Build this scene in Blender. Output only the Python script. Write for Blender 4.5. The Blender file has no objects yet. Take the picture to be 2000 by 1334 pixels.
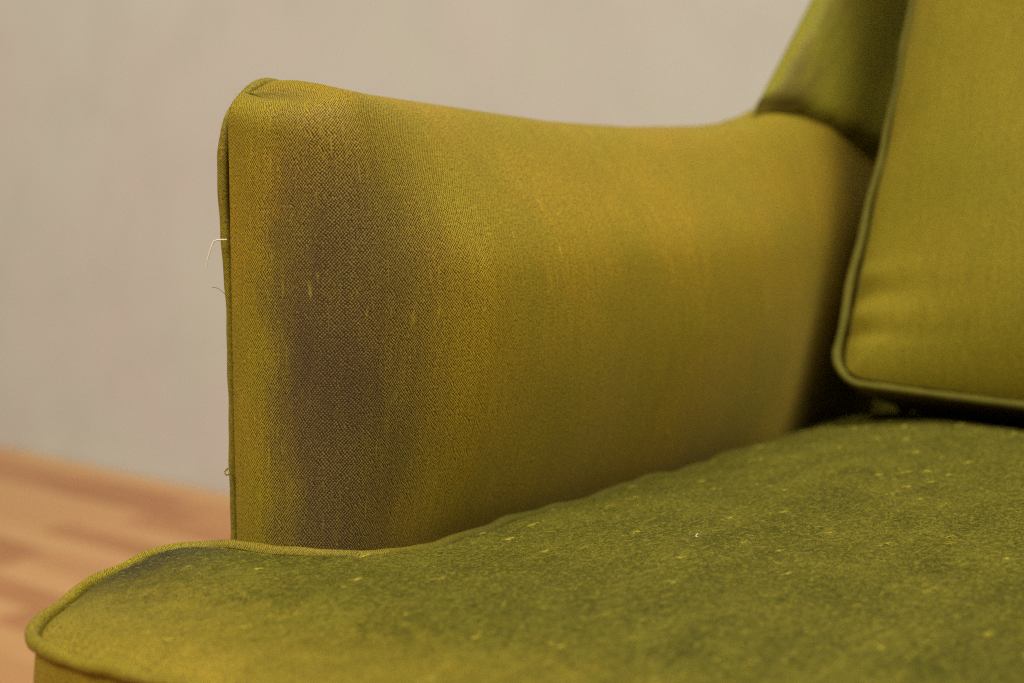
import bpy, math, random
import numpy as np
from mathutils import Vector, Matrix

random.seed(7); rng = np.random.default_rng(7)
scene = bpy.context.scene
col = scene.collection

# ------------------------------------------------------------------ camera
CAM = Vector((.155, -.41, .625))
AZ, PITCH = math.radians(39), math.radians(6.51)
cd = bpy.data.cameras.new('camera'); cam = bpy.data.objects.new('camera', cd); col.objects.link(cam)
cam.location = CAM
cam.rotation_euler = (math.pi/2 - PITCH, 0, AZ)
cd.sensor_width = 36; cd.lens = 50; cd.clip_start = .02; cd.clip_end = 100
cd.dof.use_dof = True; cd.dof.focus_distance = .615; cd.dof.aperture_fstop = 5.4
scene.camera = cam

# ------------------------------------------------------------------ light
w = bpy.data.worlds.new('World'); scene.world = w; w.use_nodes = True
bg = w.node_tree.nodes['Background']; bg.inputs['Color'].default_value = (1, .93, .84, 1); bg.inputs['Strength'].default_value = .03

def area(name, loc, target, sx, sy, power, color):
    ld = bpy.data.lights.new(name, 'AREA'); ld.shape = 'RECTANGLE'; ld.size = sx; ld.size_y = sy
    ld.energy = power; ld.color = color
    o = bpy.data.objects.new(name, ld); col.objects.link(o); o.location = loc
    o.rotation_euler = (Vector(target) - Vector(loc)).to_track_quat('-Z', 'Y').to_euler()
    return o
area('key_light', (5.0, -1.0, 8.8), (-.3, .3, .5), 4.0, 4.0, 1120, (1, .97, .90))  # key lamp high on the right, source out of view
area('fill_light', (-.9, -4.6, 5.8), (-.4, .6, .5), 3.2, 2.6, 450, (1, .96, .90))  # added fill lamp, brightens front faces; not a known source

vs = scene.view_settings
vs.view_transform = 'Standard'; vs.look = 'None'; vs.gamma = 1; vs.exposure = 0; vs.use_curve_mapping = False
scene.cycles.use_denoising = False
scene.cycles.filter_width = 1.2
scene.cycles.diffuse_bounces = 3

# ------------------------------------------------------------------ helpers
def tag(o, label=None, cat=None, group=None, kind=None):
    if label: o['label'] = label
    if cat: o['category'] = cat
    if group: o['group'] = group
    if kind: o['kind'] = kind
    return o

def empty(name, loc=(0, 0, 0)):
    o = bpy.data.objects.new(name, None); col.objects.link(o); o.location = loc; o.empty_display_size = .05
    return o

def link(name, me, mat, parent=None, smooth=True):
    o = bpy.data.objects.new(name, me); col.objects.link(o)
    if mat: me.materials.append(mat)
    if smooth: me.polygons.foreach_set('use_smooth', [True]*len(me.polygons))
    if parent:
        o.parent = parent
        o.matrix_parent_inverse = Matrix.Translation(-parent.location) if parent.parent is None else Matrix()
    return o

def mesh_pydata(name, verts, faces, uvs=None):
    me = bpy.data.meshes.new(name); me.from_pydata([tuple(map(float, v)) for v in verts], [], faces)
    if uvs is not None:
        lay = me.uv_layers.new(name='UVMap')
        idx = np.zeros(len(me.loops), dtype=np.int32); me.loops.foreach_get('vertex_index', idx)
        lay.data.foreach_set('uv', np.asarray(uvs, dtype=np.float32)[idx].ravel())
    me.validate(); me.update()
    return me

def grid(name, P, UV, flip=False):
    ni, nj = P.shape[:2]
    f = []
    for i in range(ni-1):
        for j in range(nj-1):
            a, b, c, d = i*nj+j, (i+1)*nj+j, (i+1)*nj+j+1, i*nj+j+1
            f.append((a, d, c, b) if flip else (a, b, c, d))
    return mesh_pydata(name, P.reshape(-1, 3), f, UV.reshape(-1, 2))

def catmull(pts, n, closed=False):
    pts = np.array(pts, float); N = len(pts); out = []
    segs = N if closed else N-1
    for i in range(segs):
        if closed: p0, p1, p2, p3 = pts[(i-1) % N], pts[i], pts[(i+1) % N], pts[(i+2) % N]
        else: p0, p1, p2, p3 = pts[max(i-1, 0)], pts[i], pts[i+1], pts[min(i+2, N-1)]
        for k in range(n):
            t = k/n
            out.append(.5*((2*p1)+(-p0+p2)*t+(2*p0-5*p1+4*p2-p3)*t*t+(-p0+3*p1-3*p2+p3)*t**3))
    if not closed: out.append(pts[-1])
    return np.array(out)

def resample(P, step, closed=False):
    Q = np.vstack([P, P[:1]]) if closed else P
    L = np.r_[0, np.cumsum(np.linalg.norm(np.diff(Q, axis=0), axis=1))]
    n = max(3, int(L[-1]/step))
    s = np.linspace(0, L[-1], n+1)
    if closed: s = s[:-1]
    return np.stack([np.interp(s, L, Q[:, k]) for k in range(Q.shape[1])], 1)

def tube(name, path, r, closed=False, seg=14, wob=.06, bias=False, ends=False):
    path = np.array(path, float); n = len(path)
    T = np.roll(path, -1, 0)-np.roll(path, 1, 0)
    if not closed: T[0] = path[1]-path[0]; T[-1] = path[-1]-path[-2]
    T /= np.linalg.norm(T, axis=1)[:, None]
    up = np.array([.31, .12, .94]); 
    A = np.cross(T, up); A /= np.linalg.norm(A, axis=1)[:, None]; B = np.cross(T, A)
    L = np.r_[0, np.cumsum(np.linalg.norm(np.diff(path, axis=0), axis=1))]
    ph = rng.random(4)*6.28
    rr = r*(1+wob*(np.sin(L*140+ph[0])+np.sin(L*310+ph[1])*.7+np.sin(L*47+ph[2]))) if np.isscalar(r) else np.asarray(r)
    m = n+1 if closed else n
    P = np.zeros((m, seg+1, 3)); UV = np.zeros((m, seg+1, 2))
    for i in range(m):
        k = i % n; l = L[k] if i < n else L[-1]+np.linalg.norm(path[0]-path[-1])
        for j in range(seg+1):
            a = 2*math.pi*j/seg
            P[i, j] = path[k]+rr[k]*(math.cos(a)*A[k]+math.sin(a)*B[k])
            uu, vv = l, rr.mean()*a
            UV[i, j] = ((uu+vv)*.7071, (uu-vv)*.7071) if bias else (uu, vv)
    return grid(name, P, UV)

def smin_noise(x, y, seed, f):
    r = np.random.default_rng(seed); v = 0*x
    for k in range(6):
        a = r.random()*6.28; ff = f*(.6+r.random()*1.2); v = v+np.sin((x*math.cos(a)+y*math.sin(a))*ff+r.random()*6.28)
    return v/6**.5

# ------------------------------------------------------------------ materials
class NT:
    def __init__(s, name):
        s.m = bpy.data.materials.new(name); s.m.use_nodes = True; s.t = s.m.node_tree; s.n = s.t.nodes
        s.b = s.n['Principled BSDF']
    def _in(s, sock, v):
        if v is None: return
        if hasattr(v, 'is_output'): s.t.links.new(v, sock)
        else:
            try: sock.default_value = v
            except Exception: sock.default_value = (*v, 1)
    def math(s, op, a, b=None, c=None, clamp=False):
        n = s.n.new('ShaderNodeMath'); n.operation = op; n.use_clamp = clamp
        for i, v in enumerate((a, b, c)): s._in(n.inputs[i], v)
        return n.outputs[0]
    def mix(s, f, a, b, mode='MIX'):
        n = s.n.new('ShaderNodeMix'); n.data_type = 'RGBA'; n.blend_type = mode; n.clamp_factor = True
        s._in(n.inputs[0], f); s._in(n.inputs[6], a); s._in(n.inputs[7], b); return n.outputs[2]
    def rng(s, v, a, b, c=0., d=1., smooth=True):
        n = s.n.new('ShaderNodeMapRange'); n.interpolation_type = 'SMOOTHSTEP' if smooth else 'LINEAR'
        s._in(n.inputs[0], v); n.inputs[1].default_value = a; n.inputs[2].default_value = b
        n.inputs[3].default_value = c; n.inputs[4].default_value = d; return n.outputs[0]
    def uv(s):
        n = s.n.new('ShaderNodeUVMap'); n.uv_map = 'UVMap'; return n.outputs[0]
    def obj(s):
        return s.n.new('ShaderNodeTexCoord').outputs['Object']
    def map(s, v, scale, loc=(0, 0, 0), rot=0):
        n = s.n.new('ShaderNodeMapping'); s._in(n.inputs[0], v); n.inputs['Scale'].default_value = scale
        n.inputs['Location'].default_value = loc; n.inputs['Rotation'].default_value = (0, 0, rot); return n.outputs[0]
    def noise(s, v, scale, det=2, rough=.5, dist=0):
        n = s.n.new('ShaderNodeTexNoise'); s._in(n.inputs['Vector'], v); n.inputs['Scale'].default_value = scale
        n.inputs['Detail'].default_value = det; n.inputs['Roughness'].default_value = rough; n.inputs['Distortion'].default_value = dist
        return n.outputs[0]
    def sep(s, v):
        n = s.n.new('ShaderNodeSeparateXYZ'); s._in(n.inputs[0], v); return n.outputs[0], n.outputs[1], n.outputs[2]
    def comb(s, x, y, z=0.):
        n = s.n.new('ShaderNodeCombineXYZ'); s._in(n.inputs[0], x); s._in(n.inputs[1], y); s._in(n.inputs[2], z); return n.outputs[0]
    def bump(s, h, strength, dist):
        n = s.n.new('ShaderNodeBump'); n.inputs['Strength'].default_value = strength; n.inputs['Distance'].default_value = dist
        s._in(n.inputs['Height'], h); s.t.links.new(n.outputs[0], s.b.inputs['Normal'])

GOLD = (.47, .305, .010); DARK = (.026, .013, .007); OLIVE = (.375, .288, .008); GREEN = (.060, .064, .004); PALE = (.42, .33, .035)

def fabric(name, base=GOLD, gap=DARK, tint=OLIVE, pu=.00128, pv=.00162, weave=.93, slub=.45, slub_len=1., fuzz=0., fuzzcol=GREEN, masks=(), post=(), sheen=.12):
    m = NT(name); uv = m.uv()
    # slight yarn irregularity
    jn = m.noise(uv, 850, 2, .6); jn2 = m.noise(m.map(uv, (1, 1, 1), (3.1, 1.7, 0)), 160, 1)
    u, v, _ = m.sep(uv)
    ju = m.math('MULTIPLY_ADD', m.math('SUBTRACT', jn, .5), .0006, m.math('MULTIPLY_ADD', m.math('SUBTRACT', jn2, .5), .0022, u))
    jv = m.math('MULTIPLY_ADD', m.math('SUBTRACT', jn, .5), .0005, m.math('MULTIPLY_ADD', m.math('SUBTRACT', jn2, .5), .0018, v))
    su = m.math('SINE', m.math('MULTIPLY', ju, 2*math.pi/pu)); sv = m.math('SINE', m.math('MULTIPLY', jv, 2*math.pi/pv))
    c = m.math('MULTIPLY', su, sv)
    m.shift = 0.
    yarn = m.noise(m.map(uv, (1/pu, 1/pv*.06, 1)), 1., 1, .6)            # yarn to yarn tone, runs along v
    yarn2 = m.noise(m.map(uv, (60, 9, 1)), 1., 3, .6)
    big = m.noise(uv, 14, 3, .55)
    fine = m.noise(uv, 1500, 2, .6)
    base_c = m.mix(m.rng(big, .36, .66), base, tint)
    base_c = m.mix(m.math('MULTIPLY', m.rng(yarn, .3, .7), .45), base_c, tuple(x*.62 for x in base))
    base_c = m.mix(m.math('MULTIPLY', m.rng(yarn2, .45, .75), .25), base_c, tuple(x*.66 for x in base))
    # slubs: thick pale yarn pieces
    sl = m.noise(m.map(uv, (1/.0026, 1/(.016*slub_len), 1), (7.3, 2.2, 0)), 1., 1, .5)
    gate = m.noise(m.map(uv, (40, 30, 1), (.3, 9.2, 0)), 1., 1)
    slm = m.math('MULTIPLY', m.rng(sl, .64, .80), m.rng(gate, .46, .60))
    gapf = weave
    stain = None
    for fn in masks:
        base_c, gapf = fn(m, u, v, uv, base_c, gapf)
    base_c = m.mix(m.math('MULTIPLY', slm, slub), base_c, PALE)
    gapf = m.math('MULTIPLY', gapf, m.math('MULTIPLY_ADD', slm, -.45, 1.))
    thread = m.rng(m.math('SUBTRACT', m.math('MULTIPLY_ADD', m.math('SUBTRACT', jn, .5), 2.2, c), m.shift), -.45, .30)
    th = m.math('MULTIPLY', m.math('SUBTRACT', 1., thread), gapf)
    c1 = m.mix(th, base_c, gap)
    hs = m.rng(sl, .30, .24)
    c1 = m.mix(m.math('MULTIPLY', m.math('MULTIPLY', hs, m.rng(gate, .52, .42)), .5*slub), c1, gap)
    c1 = m.mix(m.math('MULTIPLY', m.rng(fine, .35, .65), .22), c1, tuple(x*.5 for x in base))
    h = m.math('MULTIPLY_ADD', slm, .8, m.math('MULTIPLY', thread, .6))
    if fuzz:
        f1 = m.noise(uv, 900, 3, .7, .4); f2 = m.noise(uv, 95, 4, .65, .3)
        reg = m.rng(m.math('MULTIPLY_ADD', m.math('SUBTRACT', m.noise(uv, 22, 3, .6), .5), .07, v), -.15, -.04)  # less green towards the front, part of the painted sheen
        fmask = m.math('MULTIPLY', m.math('MULTIPLY', m.math('MULTIPLY_ADD', m.rng(f2, .36, .62), .45, .55), fuzz), reg)
        blot = m.noise(m.map(uv, (1, .6, 1), (3, 3, 0)), 38, 4, .62, .3)
        fuzzcol = m.mix(m.rng(blot, .30, .70), tuple(x*.75 for x in fuzzcol), (.118, .105, .009))
        c1 = m.mix(fmask, c1, m.mix(m.rng(f1, .35, .62), m.mix(1., fuzzcol, (.40, .40, .40), 'MULTIPLY'), m.mix(1., fuzzcol, (1.6, 1.6, 1.6), 'MULTIPLY')))
        f3 = m.noise(uv, 1700, 2, .7)
        c1 = m.mix(m.math('MULTIPLY', m.math('MULTIPLY', m.rng(f3, .48, .60), .6), reg), c1, (.022, .022, .003))
        hth = m.noise(m.map(uv, (1, .55, 1)), 430, 4, .7, .5)
        c1 = m.mix(m.math('MULTIPLY', m.math('MULTIPLY', m.rng(hth, .50, .66), .40), reg), c1, (.235, .205, .02))
        c1 = m.mix(m.math('MULTIPLY', m.math('MULTIPLY', m.rng(hth, .48, .34), .45), reg), c1, (.030, .032, .003))
        st = m.noise(m.map(uv, (1/.0035, 1/.016, 1), (1, 4, 0), .12), 1., 2, .6, .4)
        c1 = m.mix(m.math('MULTIPLY', m.rng(st, .60, .76), .38), c1, tuple(x*.6 for x in PALE))
        dots = m.noise(uv, 210, 1, .5)
        c1 = m.mix(m.math('MULTIPLY', m.rng(dots, .70, .78), .5), c1, tuple(x*.8 for x in PALE))
        h = m.math('MULTIPLY_ADD', f1, .9, h)
    for fn in post: c1 = fn(m, u, v, uv, c1)
    m.t.links.new(c1, m.b.inputs['Base Color'])
    m.b.inputs['Roughness'].default_value = .62
    m.b.inputs['Specular IOR Level'].default_value = .10 if fuzz else .15
    m.b.inputs['Sheen Weight'].default_value = sheen
    m.b.inputs['Sheen Roughness'].default_value = .45
    m.b.inputs['Sheen Tint'].default_value = (1, .84, .32, 1)
    m.bump(h, .35, .0003)
    return m.m

def soil_and_weave_shade(m, u, v, uv, base_c, gapf):
    """hand soiling on the front arm roll, plus head-on weave shade painted in"""
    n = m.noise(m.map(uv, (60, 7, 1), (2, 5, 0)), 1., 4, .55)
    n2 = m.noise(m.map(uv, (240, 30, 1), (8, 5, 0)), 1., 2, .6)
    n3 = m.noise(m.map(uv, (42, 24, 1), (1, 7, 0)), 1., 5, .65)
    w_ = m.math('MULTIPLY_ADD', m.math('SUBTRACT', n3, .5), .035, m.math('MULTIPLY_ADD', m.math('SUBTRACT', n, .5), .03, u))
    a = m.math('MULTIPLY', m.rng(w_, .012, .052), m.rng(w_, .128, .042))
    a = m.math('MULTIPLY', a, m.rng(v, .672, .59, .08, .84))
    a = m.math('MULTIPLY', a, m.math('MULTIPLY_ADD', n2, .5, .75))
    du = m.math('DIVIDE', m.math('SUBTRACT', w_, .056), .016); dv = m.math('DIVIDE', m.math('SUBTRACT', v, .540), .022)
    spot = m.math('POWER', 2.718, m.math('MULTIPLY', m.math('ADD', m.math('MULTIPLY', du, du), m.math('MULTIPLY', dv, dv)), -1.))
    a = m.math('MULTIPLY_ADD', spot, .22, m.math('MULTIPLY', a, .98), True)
    m.shift = m.math('MULTIPLY', a, .42)  # widens the gaps: darker head-on look of the weave, painted in
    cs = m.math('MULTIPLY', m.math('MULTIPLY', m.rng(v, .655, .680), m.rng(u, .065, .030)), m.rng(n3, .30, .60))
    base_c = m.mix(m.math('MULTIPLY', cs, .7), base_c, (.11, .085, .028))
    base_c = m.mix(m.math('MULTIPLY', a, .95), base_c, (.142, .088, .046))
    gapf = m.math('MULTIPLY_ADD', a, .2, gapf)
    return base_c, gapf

def ear_wear_sheen(m, u, v, uv, base_c, gapf):
    """gold front ear to green middle: worn nap plus silk sheen painted in"""
    x, y = u, v
    n = m.noise(uv, 55, 4, .65)
    a = m.math('MULTIPLY', m.rng(x, -.295, -.340), m.rng(y, -.085, -.035))
    a = m.math('MULTIPLY', a, m.rng(n, .2, .5))
    # pale worn front corner, greener middle; silk sheen is put into the colour
    g = m.math('ADD', m.rng(y, -.085, -.01), m.math('MULTIPLY', m.math('SUBTRACT', m.noise(uv, 16, 3, .5), .5), .7))
    base_c = m.mix(m.rng(g, .15, .95), base_c, (.145, .115, .010))
    return base_c, gapf

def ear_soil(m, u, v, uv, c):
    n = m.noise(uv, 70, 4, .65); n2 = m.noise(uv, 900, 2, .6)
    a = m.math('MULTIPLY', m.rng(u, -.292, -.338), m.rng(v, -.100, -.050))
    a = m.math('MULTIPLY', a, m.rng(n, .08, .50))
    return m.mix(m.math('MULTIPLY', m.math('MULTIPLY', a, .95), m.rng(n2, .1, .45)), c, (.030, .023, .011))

def wing_dirt(m, u, v, uv, base_c, gapf):
    n = m.noise(m.map(uv, (40, 16, 1)), 1., 4, .55)
    a = m.math('MULTIPLY', m.rng(u, .072, .088), m.rng(u, .135, .100))
    a = m.math('MULTIPLY', a, m.rng(n, .25, .65))
    base_c = m.mix(m.math('MULTIPLY', a, .75), base_c, (.12, .075, .015))
    return base_c, gapf

M_arm = fabric('arm_silk', masks=(soil_and_weave_shade,))
M_pipe = fabric('piping_silk', weave=.85, slub=.2, pu=.0011, pv=.0011, base=(.34, .25, .016))
def pipe_fade(m, u, v, uv, base_c, gapf):
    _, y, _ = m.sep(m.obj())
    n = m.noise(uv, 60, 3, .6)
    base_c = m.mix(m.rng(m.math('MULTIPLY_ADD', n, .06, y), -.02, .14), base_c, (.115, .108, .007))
    return base_c, gapf
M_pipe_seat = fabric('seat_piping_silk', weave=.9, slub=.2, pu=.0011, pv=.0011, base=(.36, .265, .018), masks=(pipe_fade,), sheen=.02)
M_pipe_back = fabric('cushion_piping_silk', weave=.8, slub=.2, pu=.0011, pv=.0011, base=(.22, .185, .012), tint=(.18, .165, .011), sheen=.02)
M_seat = fabric('seat_silk', base=(.46, .318, .024), tint=(.39, .285, .018), masks=(ear_wear_sheen,), post=(ear_soil,), fuzz=.85, slub=.8, weave=.92, sheen=.03)
M_band = fabric('band_silk')
M_slub = fabric('slub_silk', base=(.52, .36, .015), tint=(.46, .34, .013), weave=.45, slub=0., pv=.0008, masks=(soil_and_weave_shade,))
M_cush = fabric('cushion_silk', base=(.46, .345, .014), tint=(.40, .325, .012), slub=.3)
M_wing = fabric('back_silk', base=(.38, .325, .013), tint=(.33, .31, .013), slub=.3, masks=(wing_dirt,))

def simple(name, c, rough=.6, spec=.3):
    m = NT(name); n = m.noise(m.obj(), 30, 4, .6)
    m.t.links.new(m.mix(m.math('MULTIPLY', n, .35), c, tuple(x*.6 for x in c)), m.b.inputs['Base Color'])
    m.b.inputs['Roughness'].default_value = rough; m.b.inputs['Specular IOR Level'].default_value = spec
    return m.m
M_thread = simple('cotton_thread', (.72, .64, .46)); M_hair = simple('dark_hair', (.05, .035, .02)); M_lint = simple('lint', (.75, .72, .55))
M_leg = simple('dark_wood', (.10, .045, .018), .4, .5)

# wall paint
m = NT('wall_paint'); o = m.obj()
n1 = m.noise(o, 2.2, 5, .65); n2 = m.noise(o, 5.5, 5, .65); n3 = m.noise(o, 260, 2, .5)
c = m.mix(m.rng(n1, .35, .65), (.55, .54, .45), (.565, .515, .45))
c = m.mix(m.math('MULTIPLY', m.rng(n2, .4, .75), .6), c, (.50, .475, .40))
m.t.links.new(c, m.b.inputs['Base Color']); m.b.inputs['Roughness'].default_value = .75; m.b.inputs['Specular IOR Level'].default_value = .25
m.bump(n3, .15, .001); M_wall = m.m

# laminate planks
def wood(name, stuff=False):
    m = NT(name); o = m.obj()
    oi = m.n.new('ShaderNodeObjectInfo')
    r = oi.outputs['Random']
    off = m.comb(m.math('MULTIPLY', r, 37.), m.math('MULTIPLY', r, 91.), 0.)
    va = m.n.new('ShaderNodeVectorMath'); va.operation = 'ADD'; m.t.links.new(o, va.inputs[0]); m.t.links.new(off, va.inputs[1])
    g = m.noise(m.map(va.outputs[0], (4, 70, 4)), 1., 4, .6, .6)
    g2 = m.noise(m.map(va.outputs[0], (3, 14, 3)), 1., 3, .5, .8)
    ramp = m.n.new('ShaderNodeValToRGB'); m.t.links.new(r, ramp.inputs[0])
    e = ramp.color_ramp.elements; e[0].position = 0; e[0].color = (.28, .105, .030, 1); e[1].position = 1; e[1].color = (.46, .26, .090, 1)
    for p, cc in ((.3, (.34, .150, .045)), (.6, (.40, .205, .068)), (.8, (.44, .245, .085))):
        q = e.new(p); q.color = (*cc, 1)
    c = m.mix(m.math('MULTIPLY', m.rng(g, .4, .7), .4), ramp.outputs[0], (.40, .17, .07))
    c = m.mix(m.math('MULTIPLY', m.rng(g2, .5, .7), .35), c, (.43, .18, .075))
    m.t.links.new(c, m.b.inputs['Base Color']); m.b.inputs['Roughness'].default_value = .38; m.b.inputs['Specular IOR Level'].default_value = .4
    m.bump(g, .1, .0005)
    return m.m
M_wood = wood('laminate')

# ------------------------------------------------------------------ setting: wall and floor
def box_mesh(name, x0, x1, y0, y1, z0, z1, bev=0.):
    b = bev
    if b <= 0:
        v = [(x, y, z) for z in (z0, z1) for y in (y0, y1) for x in (x0, x1)]
        f = [(0, 2, 3, 1), (4, 5, 7, 6), (0, 1, 5, 4), (1, 3, 7, 5), (3, 2, 6, 7), (2, 0, 4, 6)]
    else:
        v = [(x0, y0, z0), (x1, y0, z0), (x1, y1, z0), (x0, y1, z0), (x0, y0, z1-b), (x1, y0, z1-b), (x1, y1, z1-b), (x0, y1, z1-b),
             (x0+b, y0+b, z1), (x1-b, y0+b, z1), (x1-b, y1-b, z1), (x0+b, y1-b, z1)]
        f = [(3, 2, 1, 0), (0, 1, 5, 4), (1, 2, 6, 5), (2, 3, 7, 6), (3, 0, 4, 7), (4, 5, 9, 8), (5, 6, 10, 9), (6, 7, 11, 10), (7, 4, 8, 11), (8, 9, 10, 11)]
    me = bpy.data.meshes.new(name); me.from_pydata(v, [], f); me.update(); return me

WALLY = 1.405
wall = link('wall', box_mesh('wall', -6, 5, WALLY, WALLY+.12, -.02, 3.2), M_wall, smooth=False); tag(wall, kind='structure')
floor = link('floor', box_mesh('floor', -6, 5, -4, WALLY, -.06, -.0085), M_wood, smooth=False); tag(floor, kind='structure')
PW = .068
lens = (.31, .42, .55)
pm = []
for L in lens:
    me = box_mesh('plank', 0, L-.0008, 0, PW-.0008, -.008, 0, .0006); me.materials.append(M_wood); pm.append(me)
rows = int((WALLY-.10)/PW)
nplank = 0
for rI in range(rows):
    y = WALLY-.004-(rI+1)*PW
    x = -3.6+random.random()*.4
    # keep to the strip of floor the picture shows, and a step to either side of it
    xmax = .9 if y > .75 else -.2
    while x < xmax and nplank < 290:
        k = random.randrange(3)
        if x+lens[k] > -3.5+max(0, (.8-y))*1.6:
            p = bpy.data.objects.new('plank', pm[k]); col.objects.link(p); p.parent = floor; p.location = (x, y, 0); nplank += 1
        x += lens[k]

# ------------------------------------------------------------------ armchair
chair = empty('armchair')
tag(chair, 'olive gold silk upholstered armchair with a worn, grimy front arm roll and loose cushions', 'armchair')

AT_Y = [-.02, 0, .027, .06, .13, .215, .29, .376, .41, .43, .45, .47, .50, .56, .66]
AT_Z = [.654, .656, .667, .6640, .660, .655, .654, .657, .660, .664, .669, .675, .681, .684, .684]
def ztop(y): return np.interp(y, AT_Y, AT_Z)
XO, XI, RC = -.338, -.278, .028

def build_arm():
    # plan path: front face (outer seam -> corner) -> round -> inner face to the back
    pts, nrm = [], []
    for t in np.linspace(0, 1, 22)[:-1]:
        x = -.3365+t*(XI-RC+.3365); pts.append((x, -.0025*math.sin(math.pi*min(1, t*.9)))); nrm.append((0, 1))
    for a in np.linspace(0, math.pi/2, 26):
        pts.append((XI-RC+RC*math.sin(a), RC-RC*math.cos(a)-.0006*math.cos(a))); nrm.append((-math.sin(a), math.cos(a)))
    ys = RC+np.linspace(0, 1, 110)[1:]**1.15*(.64-RC)
    for y in ys: pts.append((XI, y)); nrm.append((-1, 0))
    pts = np.array(pts); nrm = np.array(nrm)
    s = np.r_[0, np.cumsum(np.linalg.norm(np.diff(pts, axis=0), axis=1))]
    lam = np.clip((s-.030)/.16, 0, 1); lam = lam*lam*(3-2*lam)
    a_in = .011+lam*.034; b_up = .014+lam*.126
    n = len(pts); zs = []
    rowsZ = 70; nr = 34; nt = 12
    P = np.zeros((n, rowsZ+nr+nt, 3)); UV = np.zeros((n, rowsZ+nr+nt, 2))
    for i in range(n):
        q = pts[i]+nrm[i]*a_in[i]
        zt = float(ztop(max(q[1], 0.)))+.002-.12*max(0., q[0]-XO)
        z0 = zt-b_up[i]
        prev = None; vlen = .16
        for j in range(rowsZ):
            t = j/(rowsZ-1); z = .16+(z0-.16)*t
            P[i, j] = (pts[i, 0], pts[i, 1], z)
            UV[i, j] = (s[i], z)
        vlen = z0
        for j in range(nr):
            t = (j+1)/nr*math.pi/2
            ex = 2/(2.25-.2*lam[i])
            ci, si = max(math.cos(t), 0)**ex, math.sin(t)**ex
            xy = pts[i]+nrm[i]*a_in[i]*(1-ci)
            p = np.array((xy[0], xy[1], z0+b_up[i]*si))
            vlen += np.linalg.norm(p-P[i, rowsZ+j-1]); P[i, rowsZ+j] = p; UV[i, rowsZ+j] = (s[i], vlen)
        last = P[i, rowsZ+nr-1].copy()
        oy = max(last[1], .0105); O = np.array((XO, oy, float(ztop(oy))+.002))
        for j in range(nt):
            t = (j+1)/nt
            p = last*(1-t)+O*t; p[2] += .0015*math.sin(math.pi*t)-.0015*t
            vlen += np.linalg.norm(p-P[i, rowsZ+nr+j-1]); P[i, rowsZ+nr+j] = p; UV[i, rowsZ+nr+j] = (s[i], vlen)
    # puckered corner at the outer front top, stretched cloth waves
    d2 = ((P[..., 0]+.336)/.022)**2+((P[..., 1]-.026)/.016)**2
    P[..., 2] += .0015*np.exp(-d2)*(P[..., 2] > .6)
    S, V = UV[..., 0], UV[..., 1]
    N = smin_noise(S, V*.45, 3, 70)*.0006+smin_noise(S, V*.4, 5, 28)*.0011
    amp = np.clip((S-.02)/.05, 0, 1)
    P[..., 0] += N*amp; P[..., 1] += -N*.5*(S < .06)
    # the inside face is a stuffed pad: fullest a little above the seat
    zz = P[..., 2]; bul = np.where(zz < .58, .026-2.0*(.58-np.maximum(zz, .45))**2, .026*np.exp(-((zz-.58)/.05)**2))
    yk = np.clip((P[..., 1]-.32)/.13, 0, 1); bul = bul*(1-.75*yk*yk*(3-2*yk))*np.clip((S-.05)/.08, 0, 1)
    P[..., 0] += bul
    # behind the seat back the pad tucks away into the crevice
    k = np.clip((P[..., 1]-.428)/.08, 0, 1); k = k*k*(3-2*k)
    P[..., 0] -= .003*k*np.clip((.672-P[..., 2])/.03, 0, 1)
    # tiny pull creases at the top front corner
    P[..., 2] += .0006*np.sin(S*900)*np.exp(-((S-.045)/.03)**2)*np.exp(-((V-.69)/.02)**2)
    return grid('arm', P, UV), P, UV

arm_me, AP, AUV = build_arm()
arm = link('arm', arm_me, M_arm, chair)

# slubs: thick places in the vertical yarn, standing just proud of the cloth
def arm_slubs(nsl):
    V, F, T = [], [], []
    S = AUV[:, 0, 0]
    for q in range(nsl):
        s0 = .004+.42*rng.random()**1.3; i = int(np.searchsorted(S, s0)); i = min(max(i, 1), len(S)-2)
        t = (s0-S[i-1])/(S[i]-S[i-1])
        colm = AP[i-1]*(1-t)+AP[i]*t; nx = AP[i+1]*(1-t)+AP[min(i+2, len(S)-1)]*t
        z0 = .47+.19*rng.random(); L = .0015+.010*rng.random()**2.5; r0 = .00016+.00020*rng.random()
        jj = np.where((colm[:, 2] > .2))[0]; cl = colm[jj]; nl = nx[jj]
        acc = np.r_[0, np.cumsum(np.linalg.norm(np.diff(cl, axis=0), axis=1))]
        a0 = np.interp(z0, cl[:90, 2], acc[:90])
        m_ = 7; base = len(V)
        for k in range(m_):
            u_ = k/(m_-1); a = a0+L*u_
            p = np.array([np.interp(a, acc, cl[:, c]) for c in range(3)]); p2 = np.array([np.interp(a, acc, nl[:, c]) for c in range(3)])
            pn = np.array([np.interp(a+.001, acc, cl[:, c]) for c in range(3)])
            side = (p2-p); side /= np.linalg.norm(side)+1e-9; up = pn-p; up /= np.linalg.norm(up)+1e-9
            nn = np.cross(side, up); nn /= np.linalg.norm(nn)+1e-9
            rr = r0*(.25+.75*math.sin(math.pi*(.08+.84*u_)))*(1+.3*rng.normal())
            p = p+side*.00018*math.sin(u_*5+q)
            vv_ = float(np.interp(a, acc, AUV[i, jj, 1]))
            for a_ in range(6):
                T.append((s0, vv_))
                th_ = a_*math.pi/3; V.append(p+nn*.00003+rr*(1.3*math.cos(th_)*side+.8*math.sin(th_)*nn))
        for k in range(m_-1):
            for a_ in range(6): F.append((base+k*6+a_, base+k*6+(a_+1) % 6, base+k*6+6+(a_+1) % 6, base+k*6+6+a_))
    V = np.array(V)
    return mesh_pydata('slubs', V, F, np.array(T))
tag(link('slubs', arm_slubs(130), M_slub, arm), kind='stuff')

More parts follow.
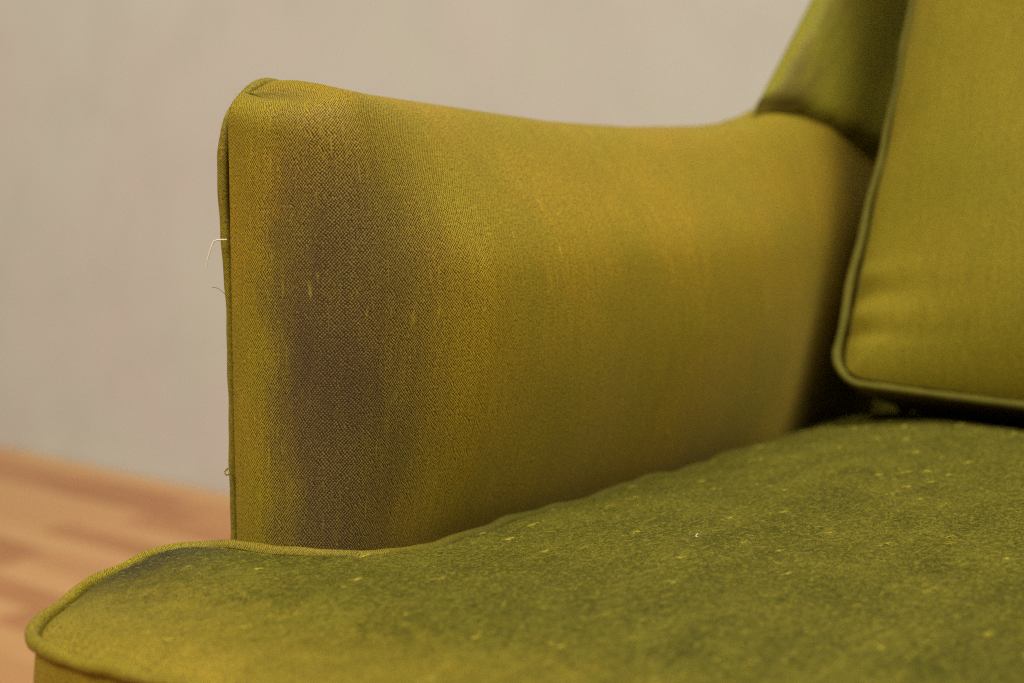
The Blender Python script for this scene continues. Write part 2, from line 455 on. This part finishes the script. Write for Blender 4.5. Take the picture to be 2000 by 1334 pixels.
# outline of the chair's side: front edge, arm top, sweep of the back
side_top = [(.0045, .17), (.0045, .40), (.0045, .60), (.0045, .640), (.009, .655), (.026, .6675)] + \
    [(y, float(ztop(y))-.001) for y in (.06, .13, .215, .29, .376)] + \
    [(.405, .663), (.428, .670), (.440, .680), (.468, .707), (.51, .749), (.56, .81), (.60, .89), (.635, .98), (.655, 1.02)]
path = resample(catmull([(XO-.004, y, z) for y, z in side_top], 16), .002)
def bulge_path(p):
    p = p.copy()
    f = np.exp(-((p[:, 2]-.62)/.03)**2)*(p[:, 1] < .02)
    p[:, 1] -= .001*f; p[:, 0] -= .0022*f
    p[:, 1] += .064*np.clip((p[:, 1]-.33)/.12, 0, 1)**1.3
    return p
path = bulge_path(path)
link('piping', tube('piping', path, .0029), M_pipe, arm)
# outside panel
loop = [(float(a[1])+.0015, float(a[2])-.0005) for a in path[::6]]+[(.715, 1.02), (.69, .80), (.66, .40), (.65, .17)]
def side_panel(loop, x0, x1, name):
    n = len(loop); v = [(x0, y, z) for y, z in loop]+[(x1, y, z) for y, z in loop]
    f = [tuple(range(n))[::-1], tuple(range(n, 2*n))]+[(i, (i+1) % n, n+(i+1) % n, n+i) for i in range(n)]
    uv = [(y, z) for y, z in loop]*2
    return mesh_pydata(name, v, f, uv)
link('outside_panel', side_panel(loop, XO-.003, XO-.009, 'outside_panel'), M_band, arm, smooth=False)

# backrest: wings and inside back in one stuffed sheet
YE_Z = [.30, .50, .60, .64, .676, .706, .749, .80, .89, .98, 1.02]
YE_Y = [.40, .40, .405, .415, .438, .468, .510, .552, .598, .634, .652]
def build_back():
    zs = np.linspace(.34, 1.02, 90)
    prof = [(-.341, .070), (-.338, .050), (-.333, .026), (-.327, .010), (-.320, .0015), (-.3125, .003), (-.306, .016), (-.300, .045), (-.293, .08), (-.286, .112),
            (-.276, .138), (-.25, .155), (-.20, .160), (-.12, .158), (0, .155)]
    prof = prof+[(-x, y) for x, y in prof[-2::-1]]
    prof = resample(catmull(prof, 8), .004)
    s = np.r_[0, np.cumsum(np.linalg.norm(np.diff(prof, axis=0), axis=1))]
    P = np.zeros((len(prof), len(zs), 3)); UV = np.zeros((len(prof), len(zs), 2))
    for j, z in enumerate(zs):
        ye = np.interp(z, YE_Z, YE_Y)
        P[:, j, 0] = prof[:, 0]; P[:, j, 1] = prof[:, 1]+ye; P[:, j, 2] = z
        UV[:, j, 0] = s; UV[:, j, 1] = z
    # wing cloth tucks outward where it dives behind the arm pad
    zc = np.interp(P[..., 1], [.44, .55], [.676, .642]); k = np.where(P[..., 2] < zc-.003, 1., np.exp(-((P[..., 2]-zc+.003)/.007)**2))*np.clip((.3215-np.abs(P[..., 0]))/.010, 0, 1)
    sg = np.sign(P[..., 0])
    P[..., 0] += sg*.014*k*(np.abs(P[..., 0]) > .27)
    return grid('backrest', P, UV)
back = link('backrest', build_back(), M_wing, chair)
def bp(name, x0, x1, y0, y1, z0, z1, mat, parent):
    me = box_mesh(name, x0, x1, y0, y1, z0, z1, .004)
    lay = me.uv_layers.new(name='UVMap')
    for l in me.loops:
        c = me.vertices[l.vertex_index].co; lay.data[l.index].uv = (c.x+c.y, c.z)
    return link(name, me, mat, parent, smooth=False)
# outside back
nb = []
for z, y in ((.17, .64), (.40, .65), (.80, .70), (1.02, .725)):
    nb.append((z, y))
ob = [[(-.345, y, z), (.345, y, z)] for z, y in nb]
P = np.array(ob).transpose(1, 0, 2); link('outside_back', grid('outside_back', P, P[..., [0, 2]]), M_band, back, smooth=False)
P = np.array([[(-.346, .648, 1.021), (-.346, .727, 1.021)], [(.346, .648, 1.021), (.346, .727, 1.021)]]); link('top_rail', grid('top_rail', P, P[..., [0, 1]]), M_band, back, smooth=False)
bp('seat_rail', -.335, .335, .012, .60, .19, .355, M_band, chair)
for x, y in ((-.30, .05), (.30, .05), (-.30, .60), (.30, .60)):
    p = np.array([(x, y, .19), (x*1.02, y+(.03 if y > .3 else -.01), 0)])
    me = tube('leg', p, np.array([.02, .012]), seg=12, bias=False); link('leg', me, M_leg, chair)

# loose threads on the arm seam
th = catmull([(-.3385, -.0005, .5985), (-.3430, -.0035, .5980), (-.3442, -.0050, .5945), (-.3454, -.0060, .5895), (-.3460, -.0064, .5850)], 8)
link('loose_thread', tube('loose_thread', th, .00032, seg=6, wob=.1, bias=False), M_thread, arm)
hr = catmull([(-.3365, -.0015, .5725), (-.3385, -.0035, .5755), (-.3405, -.0050, .5772), (-.3425, -.0060, .5775)], 6)
link('stray_hair', tube('stray_hair', hr, .00011, seg=5, wob=.0, bias=False), M_hair, arm)
kn = catmull([(-.3408, -.0012, .4955), (-.3400, -.0035, .4945), (-.3380, -.0042, .4935), (-.3365, -.0030, .4945)], 6)
link('thread_knot', tube('thread_knot', kn, .0006, seg=8, wob=.2), M_pipe, arm)

# mirrored right arm with the same parts
def mirror_mesh(me):
    c = me.copy(); c.transform(Matrix.Scale(-1, 4, (1, 0, 0))); c.flip_normals(); return c
arm2 = bpy.data.objects.new('arm', mirror_mesh(arm.data)); col.objects.link(arm2); arm2.parent = chair
for ch in list(arm.children):
    if ch.name.startswith(('piping', 'outside_panel')):
        c = bpy.data.objects.new(ch.name.split('.')[0], mirror_mesh(ch.data)); col.objects.link(c); c.parent = arm2

# ------------------------------------------------------------------ seat cushion (T shaped, piped)
seat = empty('seat_cushion', (0, .18, .36))
tag(seat, 'piped olive seat cushion with fuzzy worn top and an ear wrapping round the arm front', 'cushion')
half = [(0, -.150, .461), (-.10, -.143, .460), (-.160, -.134, .4595), (-.207, -.1265, .4585), (-.246, -.1265, .457), (-.275, -.1275, .455), (-.302, -.124, .4530),
        (-.327, -.109, .452), (-.344, -.086, .4535), (-.352, -.060, .4565), (-.351, -.030, .4605), (-.340, -.0125, .4625), (-.322, -.0085, .464), (-.300, -.0060, .465), (-.283, .001, .4645), (-.2725, .014, .463),
        (-.2685, .035, .461), (-.268, .060, .460), (-.2695, .114, .460), (-.2695, .156, .460), (-.2695, .252, .460), (-.2705, .373, .4605), (-.272, .440, .462), (-.270, .472, .462), (-.258, .492, .461), (-.20, .500, .460)]
full = half+[(0, .503, .459)]+[(-x, y, z) for x, y, z in half[:0:-1]]
edge = resample(catmull(full, 14, True), .0022, True)
L_ = np.arange(len(edge))*.0022
edge[:, 0] += .0006*np.sin(L_*75)+.0005*np.sin(L_*190+1); edge[:, 2] += .0007*np.sin(L_*60+2)+.0004*np.sin(L_*155)
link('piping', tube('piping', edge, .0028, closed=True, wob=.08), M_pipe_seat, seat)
def inset(E, d):
    T = np.roll(E, -1, 0)-np.roll(E, 1, 0); N = np.stack([T[:, 1], -T[:, 0]], 1); N /= np.linalg.norm(N, axis=1)[:, None]
    ctr = np.array([0, .15]);
    area2 = np.sum(E[:, 0]*np.roll(E[:, 1], -1)-np.roll(E[:, 0], -1)*E[:, 1])
    if area2 > 0: N = -N
    o = E.copy(); o[:, :2] -= -d*N if False else 0
    o[:, :2] = E[:, :2]+N*d; return o
ein = inset(edge, .0022)
ctr = np.array([0., -.02])
ts = 1-np.linspace(0, 1, 120)**1.9; ts = ts[::-1]
n = len(ein); P = np.zeros((n+1, len(ts), 3))
ez = ein[:, 2]
E2 = edge[::2, :2]
for k, t in enumerate(ts):
    xy = ctr+(ein[:, :2]-ctr)*t
    dd = np.sqrt(((xy[:, None, :]-E2[None])**2).sum(-1)).min(1)
    h = -.0022+.0058*(1-np.exp(-np.maximum(dd-.002, 0)/.0055))+(.009+.014*np.clip((xy[:, 1]-.12)/.26, 0, 1)**1.2)*(1-np.exp(-dd/.085))
    z = ez*t**3+.461*(1-t**3)+h
    z += smin_noise(xy[:, 0], xy[:, 1], 11, 45)*.0010*np.clip(dd/.03, 0, 1)+smin_noise(xy[:, 0], xy[:, 1], 12, 140)*.00035*np.clip(dd/.02, 0, 1)
    P[:n, k, :2] = xy; P[:n, k, 2] = z
P[n] = P[0]
# relax the crown so that it has no ridges
Z = P[:n, :, 2]
for it in range(30):
    Z2 = (np.roll(Z, 1, 0)+np.roll(Z, -1, 0)+2*Z)/4
    Z[:, :-14] = Z2[:, :-14]
P[n, :, 2] = Z[0]
link('top_panel', grid('top_panel', P, P[..., :2], flip=True), M_seat, seat)
def band(E, depth, bul, name, rows=12, axis=None):
    L = np.r_[0, np.cumsum(np.linalg.norm(np.diff(np.vstack([E, E[:1]]), axis=0), axis=1))]
    n = len(E); P = np.zeros((n+1, rows, 3)); UV = np.zeros((n+1, rows, 2))
    for k in range(rows):
        t = k/(rows-1); o = inset(E, .0015-bul*math.sin(math.pi*t)); o[:, 2] -= depth*t
        P[:n, k] = o; P[n, k] = o[0]; UV[:, k, 0] = L; UV[:, k, 1] = depth*t
    return grid(name, P, UV)
link('boxing', band(edge, .098, .003, 'boxing'), M_band, seat)
low = edge.copy(); low[:, 2] -= .098
link('lower_piping', tube('lower_piping', low, .0030, closed=True, seg=8), M_pipe, seat)
bot = np.vstack([low, [[0, 0, .358]]]); nb = len(low)
link('bottom_panel', mesh_pydata('bottom_panel', bot, [(i, (i+1) % nb, nb) for i in range(nb)], bot[:, :2]), M_band, seat)

# worn silk: short broken fibres standing off the top panel
TP, TPE = P.copy(), ez
def seat_samples(nf):
    # area weighted picks on the top grid, limited to the part of the seat the picture shows
    A, B, C = TP[:-1, :-1], TP[1:, :-1], TP[:-1, 1:]
    w_ = np.linalg.norm(np.cross(B-A, C-A), axis=-1)
    cx, cy = A[..., 0], A[..., 1]
    w_ = w_*((cx < .14) & (cy < .46))*np.where((cy < -.07) & (cx < -.2), .35, 1.)
    idx = rng.choice(w_.size, nf, p=(w_/w_.sum()).ravel()); i, j = np.unravel_index(idx, w_.shape)
    u_, v_ = rng.random((2, nf, 1))
    return TP[i, j]*(1-u_)*(1-v_)+TP[i+1, j]*u_*(1-v_)+TP[i, j+1]*(1-u_)*v_+TP[i+1, j+1]*u_*v_
def fibres(name, nf, r0, lmin, lmax, lift, clumps=0, base=None):
    b = seat_samples(nf) if base is None else base; a = rng.random(nf)*6.283
    if clumps:
        cidx = rng.integers(0, clumps, nf); w_ = rng.random(clumps)**3*1.6
        b = b[:clumps][cidx]+np.stack([rng.normal(0, .0006, nf)*(.4+w_[cidx]), rng.normal(0, .0035, nf)*(.2+w_[cidx]), .0001+.0005*w_[cidx]*rng.random(nf)], 1)
        a = math.pi/2+rng.normal(0, .5, nf)+math.pi*rng.integers(0, 2, nf)
    L = lmin+(lmax-lmin)*rng.random(nf)**2; cu = rng.normal(0, 1.2, nf); lf = lift*rng.random(nf)
    V = np.zeros((nf, 4, 3, 3)); 
    p = b.copy(); p[:, 2] -= .00005
    for k in range(4):
        t = k/3; ang = a+cu*t
        d_ = np.stack([np.cos(ang), np.sin(ang), lf*(1-1.7*t)], 1)
        if k: p = p+d_*(L/3)[:, None]
        sd = np.stack([-np.sin(ang), np.cos(ang), 0*ang], 1); rr = r0*(1-.55*t)
        V[:, k, 0] = p+sd*rr; V[:, k, 1] = p-sd*rr; V[:, k, 2] = p+np.array([0, 0, 1.6*rr])
    F = []
    base = (np.arange(nf)*12)[:, None, None]
    q = np.array([[k*3+m_, k*3+(m_+1) % 3, k*3+3+(m_+1) % 3, k*3+3+m_] for k in range(3) for m_ in range(3)])
    F = (base+q[None]).reshape(-1, 4)
    me = bpy.data.meshes.new(name); me.vertices.add(nf*12); me.vertices.foreach_set('co', V.astype(np.float32).ravel())
    me.loops.add(F.size); me.loops.foreach_set('vertex_index', F.astype(np.int32).ravel())
    me.polygons.add(len(F)); me.polygons.foreach_set('loop_start', np.arange(0, F.size, 4, dtype=np.int32))
    me.update(calc_edges=True); return me
def fibre_mat(name, ca, cb):
    m = NT(name); g = m.n.new('ShaderNodeNewGeometry')
    r_ = g.outputs['Random Per Island']
    m.t.links.new(m.mix(r_, ca, cb), m.b.inputs['Base Color']); m.b.inputs['Roughness'].default_value = .7; m.b.inputs['Specular IOR Level'].default_value = .15
    return m.m
o = link('fuzz', fibres('fuzz', 110000, .00009, .0006, .0026, .7), fibre_mat('fuzz_fibre', (.04, .041, .004), (.30, .27, .03)), seat, smooth=False); tag(o, kind='stuff')
o = link('pilling', fibres('pilling', 4200, .00011, .001, .0035, .35, 190), fibre_mat('pilled_fibre', (.24, .195, .018), (.46, .37, .04)), seat, smooth=False); tag(o, kind='stuff')

# ------------------------------------------------------------------ back cushion (reclined, piped)
REC = math.atan2(.085, .223)
U = np.array([0, math.sin(REC), math.cos(REC)]); Nn = np.array([0, -math.cos(REC), math.sin(REC)])
ORG = np.array([0, .3940, .5010])
bc = empty('back_cushion', tuple(ORG+np.array([0, .05, 0])))
tag(bc, 'loose reclining back cushion with olive piped edge leaning above the seat', 'cushion')
hw, hh = .238, .43
def rr_outline(step=.0025):
    pts = []
    def add(x, y): pts.append((x, y))
    r = .020
    c = [(-hw+r, r, 180, 270), (hw-r, r, 270, 360), (hw-r, hh-r, 0, 90), (-hw+r, hh-r, 90, 180)]
    for cx, cy, a0, a1 in c:
        for a in np.linspace(a0, a1, 14): add(cx+r*math.cos(math.radians(a)), cy+r*math.sin(math.radians(a)))
    Q = resample(np.array(pts), step, True)
    # edges are not ruler straight: bow them a little
    x, y = Q[:, 0].copy(), Q[:, 1].copy()
    Q[:, 1] += -.005*(1-(x/hw)**2)*(y < .1)
    Q[:, 0] += np.sign(x)*(.003*np.sin(y*19+.8)+.0006*np.sin(y*120))*(np.abs(x) > hw-.02)
    return Q
OL = rr_outline()
def loc(xy, dep): return ORG+np.outer(xy[:, 0], [1, 0, 0])+np.outer(xy[:, 1], U)+np.outer(dep, Nn)
e3 = loc(OL, np.zeros(len(OL)))
link('piping', tube('piping', e3, .0024, closed=True), M_pipe_back, bc)
cc = np.array([0, hh/2]); n = len(OL); ts = (1-np.linspace(0, 1, 90)**1.9)[::-1]
def panel(sign, base):
    P = np.zeros((n+1, len(ts), 3)); UV = np.zeros((n+1, len(ts), 2))
    ol2 = cc+(OL-cc)*(1-.0030/.22)
    for k, t in enumerate(ts):
        xy = cc+(ol2-cc)*t
        dx = hw-np.abs(xy[:, 0]); dy = np.minimum(xy[:, 1]+.005, hh-xy[:, 1]); d = np.maximum(np.minimum(dx, dy), 0)
        h = -.0055+.0080*(1-np.exp(-d/.007))+.012*(1-np.exp(-d/.05))+.052*(1-np.exp(-np.maximum(xy[:, 1], 0)/.075))*(1-np.exp(-dx/.10))
        # small gathers along the welt
        yy = xy[:, 1]
        h += .0042*np.exp(-dx/.022)*np.clip(d/.004, 0, 1)*(np.exp(-((yy-.055)/.006)**2)*-1+np.exp(-((yy-.068)/.006)**2)*.6-np.exp(-((yy-.030)/.005)**2)*.9+.5*np.exp(-((yy-.042)/.006)**2)-.5*np.exp(-((yy-.16)/.02)**2))
        h += smin_noise(xy[:, 0], xy[:, 1], 21, 40)*.0012*np.clip(d/.03, 0, 1)
        p = loc(xy, base+sign*h); P[:n, k] = p; UV[:n, k] = xy
    P[n] = P[0]; UV[n] = UV[0]
    return grid('front_panel' if sign > 0 else 'rear_panel', P, UV, flip=(sign > 0))
link('front_panel', panel(1, 0.), M_cush, bc)
link('rear_panel', panel(-1, -.10), M_cush, bc)
rows_ = 10; P = np.zeros((n+1, rows_, 3)); UV = np.zeros((n+1, rows_, 2)); Ls = np.r_[0, np.cumsum(np.linalg.norm(np.diff(np.vstack([OL, OL[:1]]), axis=0), axis=1))]
for k in range(rows_):
    t = k/(rows_-1); o = cc+(OL-cc)*(1-.004-.016*math.sin(math.pi*t*.5)); o[:, 0] *= 1+.085*math.sin(math.pi*t)*min(1., t*2.2); P[:n, k] = loc(o, np.full(n, -.10*t)); P[n, k] = P[0, k]; UV[:, k, 0] = Ls; UV[:, k, 1] = .1*t  # sides flare out of view to block light from the gap
link('boxing', grid('boxing', P, UV), M_band, bc)
link('rear_piping', tube('rear_piping', loc(OL, np.full(n, -.10)), .0033, closed=True, seg=8), M_pipe, bc)

# ------------------------------------------------------------------ lint on the seat
lc = np.array((-.160, .106))
kk = np.argmin((TP[..., 0]-lc[0])**2+(TP[..., 1]-lc[1])**2); lz = TP[..., 2].ravel()[kk]+.0004
lt = catmull([(lc[0]-.0008, lc[1]+.0016, lz+.0008), (lc[0]-.0010, lc[1]+.0006, lz+.0003), (lc[0]-.0004, lc[1]-.0006, lz), (lc[0]+.0009, lc[1]-.0012, lz+.0001)], 6)
lo = link('lint_fibre', tube('lint_fibre', lt, .00016, seg=6, wob=.0, bias=False), M_lint)
# frayed cloth along the arm's welt, thickest at the top corner
pp = path[(path[:, 1] < .20)]
w_ = .25+4*np.exp(-(((pp[:, 1]-.018)/.014)**2+((pp[:, 2]-.665)/.012)**2))
bi = rng.choice(len(pp), 420, p=w_/w_.sum()); aa = rng.random(420)*6.283
fb = pp[bi]+np.stack([.0026*np.cos(aa)*.9, np.minimum(.0026*np.sin(aa), .0005), np.abs(.0026*np.sin(aa))], 1)
tag(link('fray', fibres('fray', 420, .00005, .0006, .0022, .9, base=fb), fibre_mat('fray_fibre', (.16, .11, .015), (.42, .32, .06)), arm, smooth=False), kind='stuff')
tag(lo, 'tiny curled white lint fibre lying on the green seat cushion', 'lint')
bpy.context.view_layer.update()
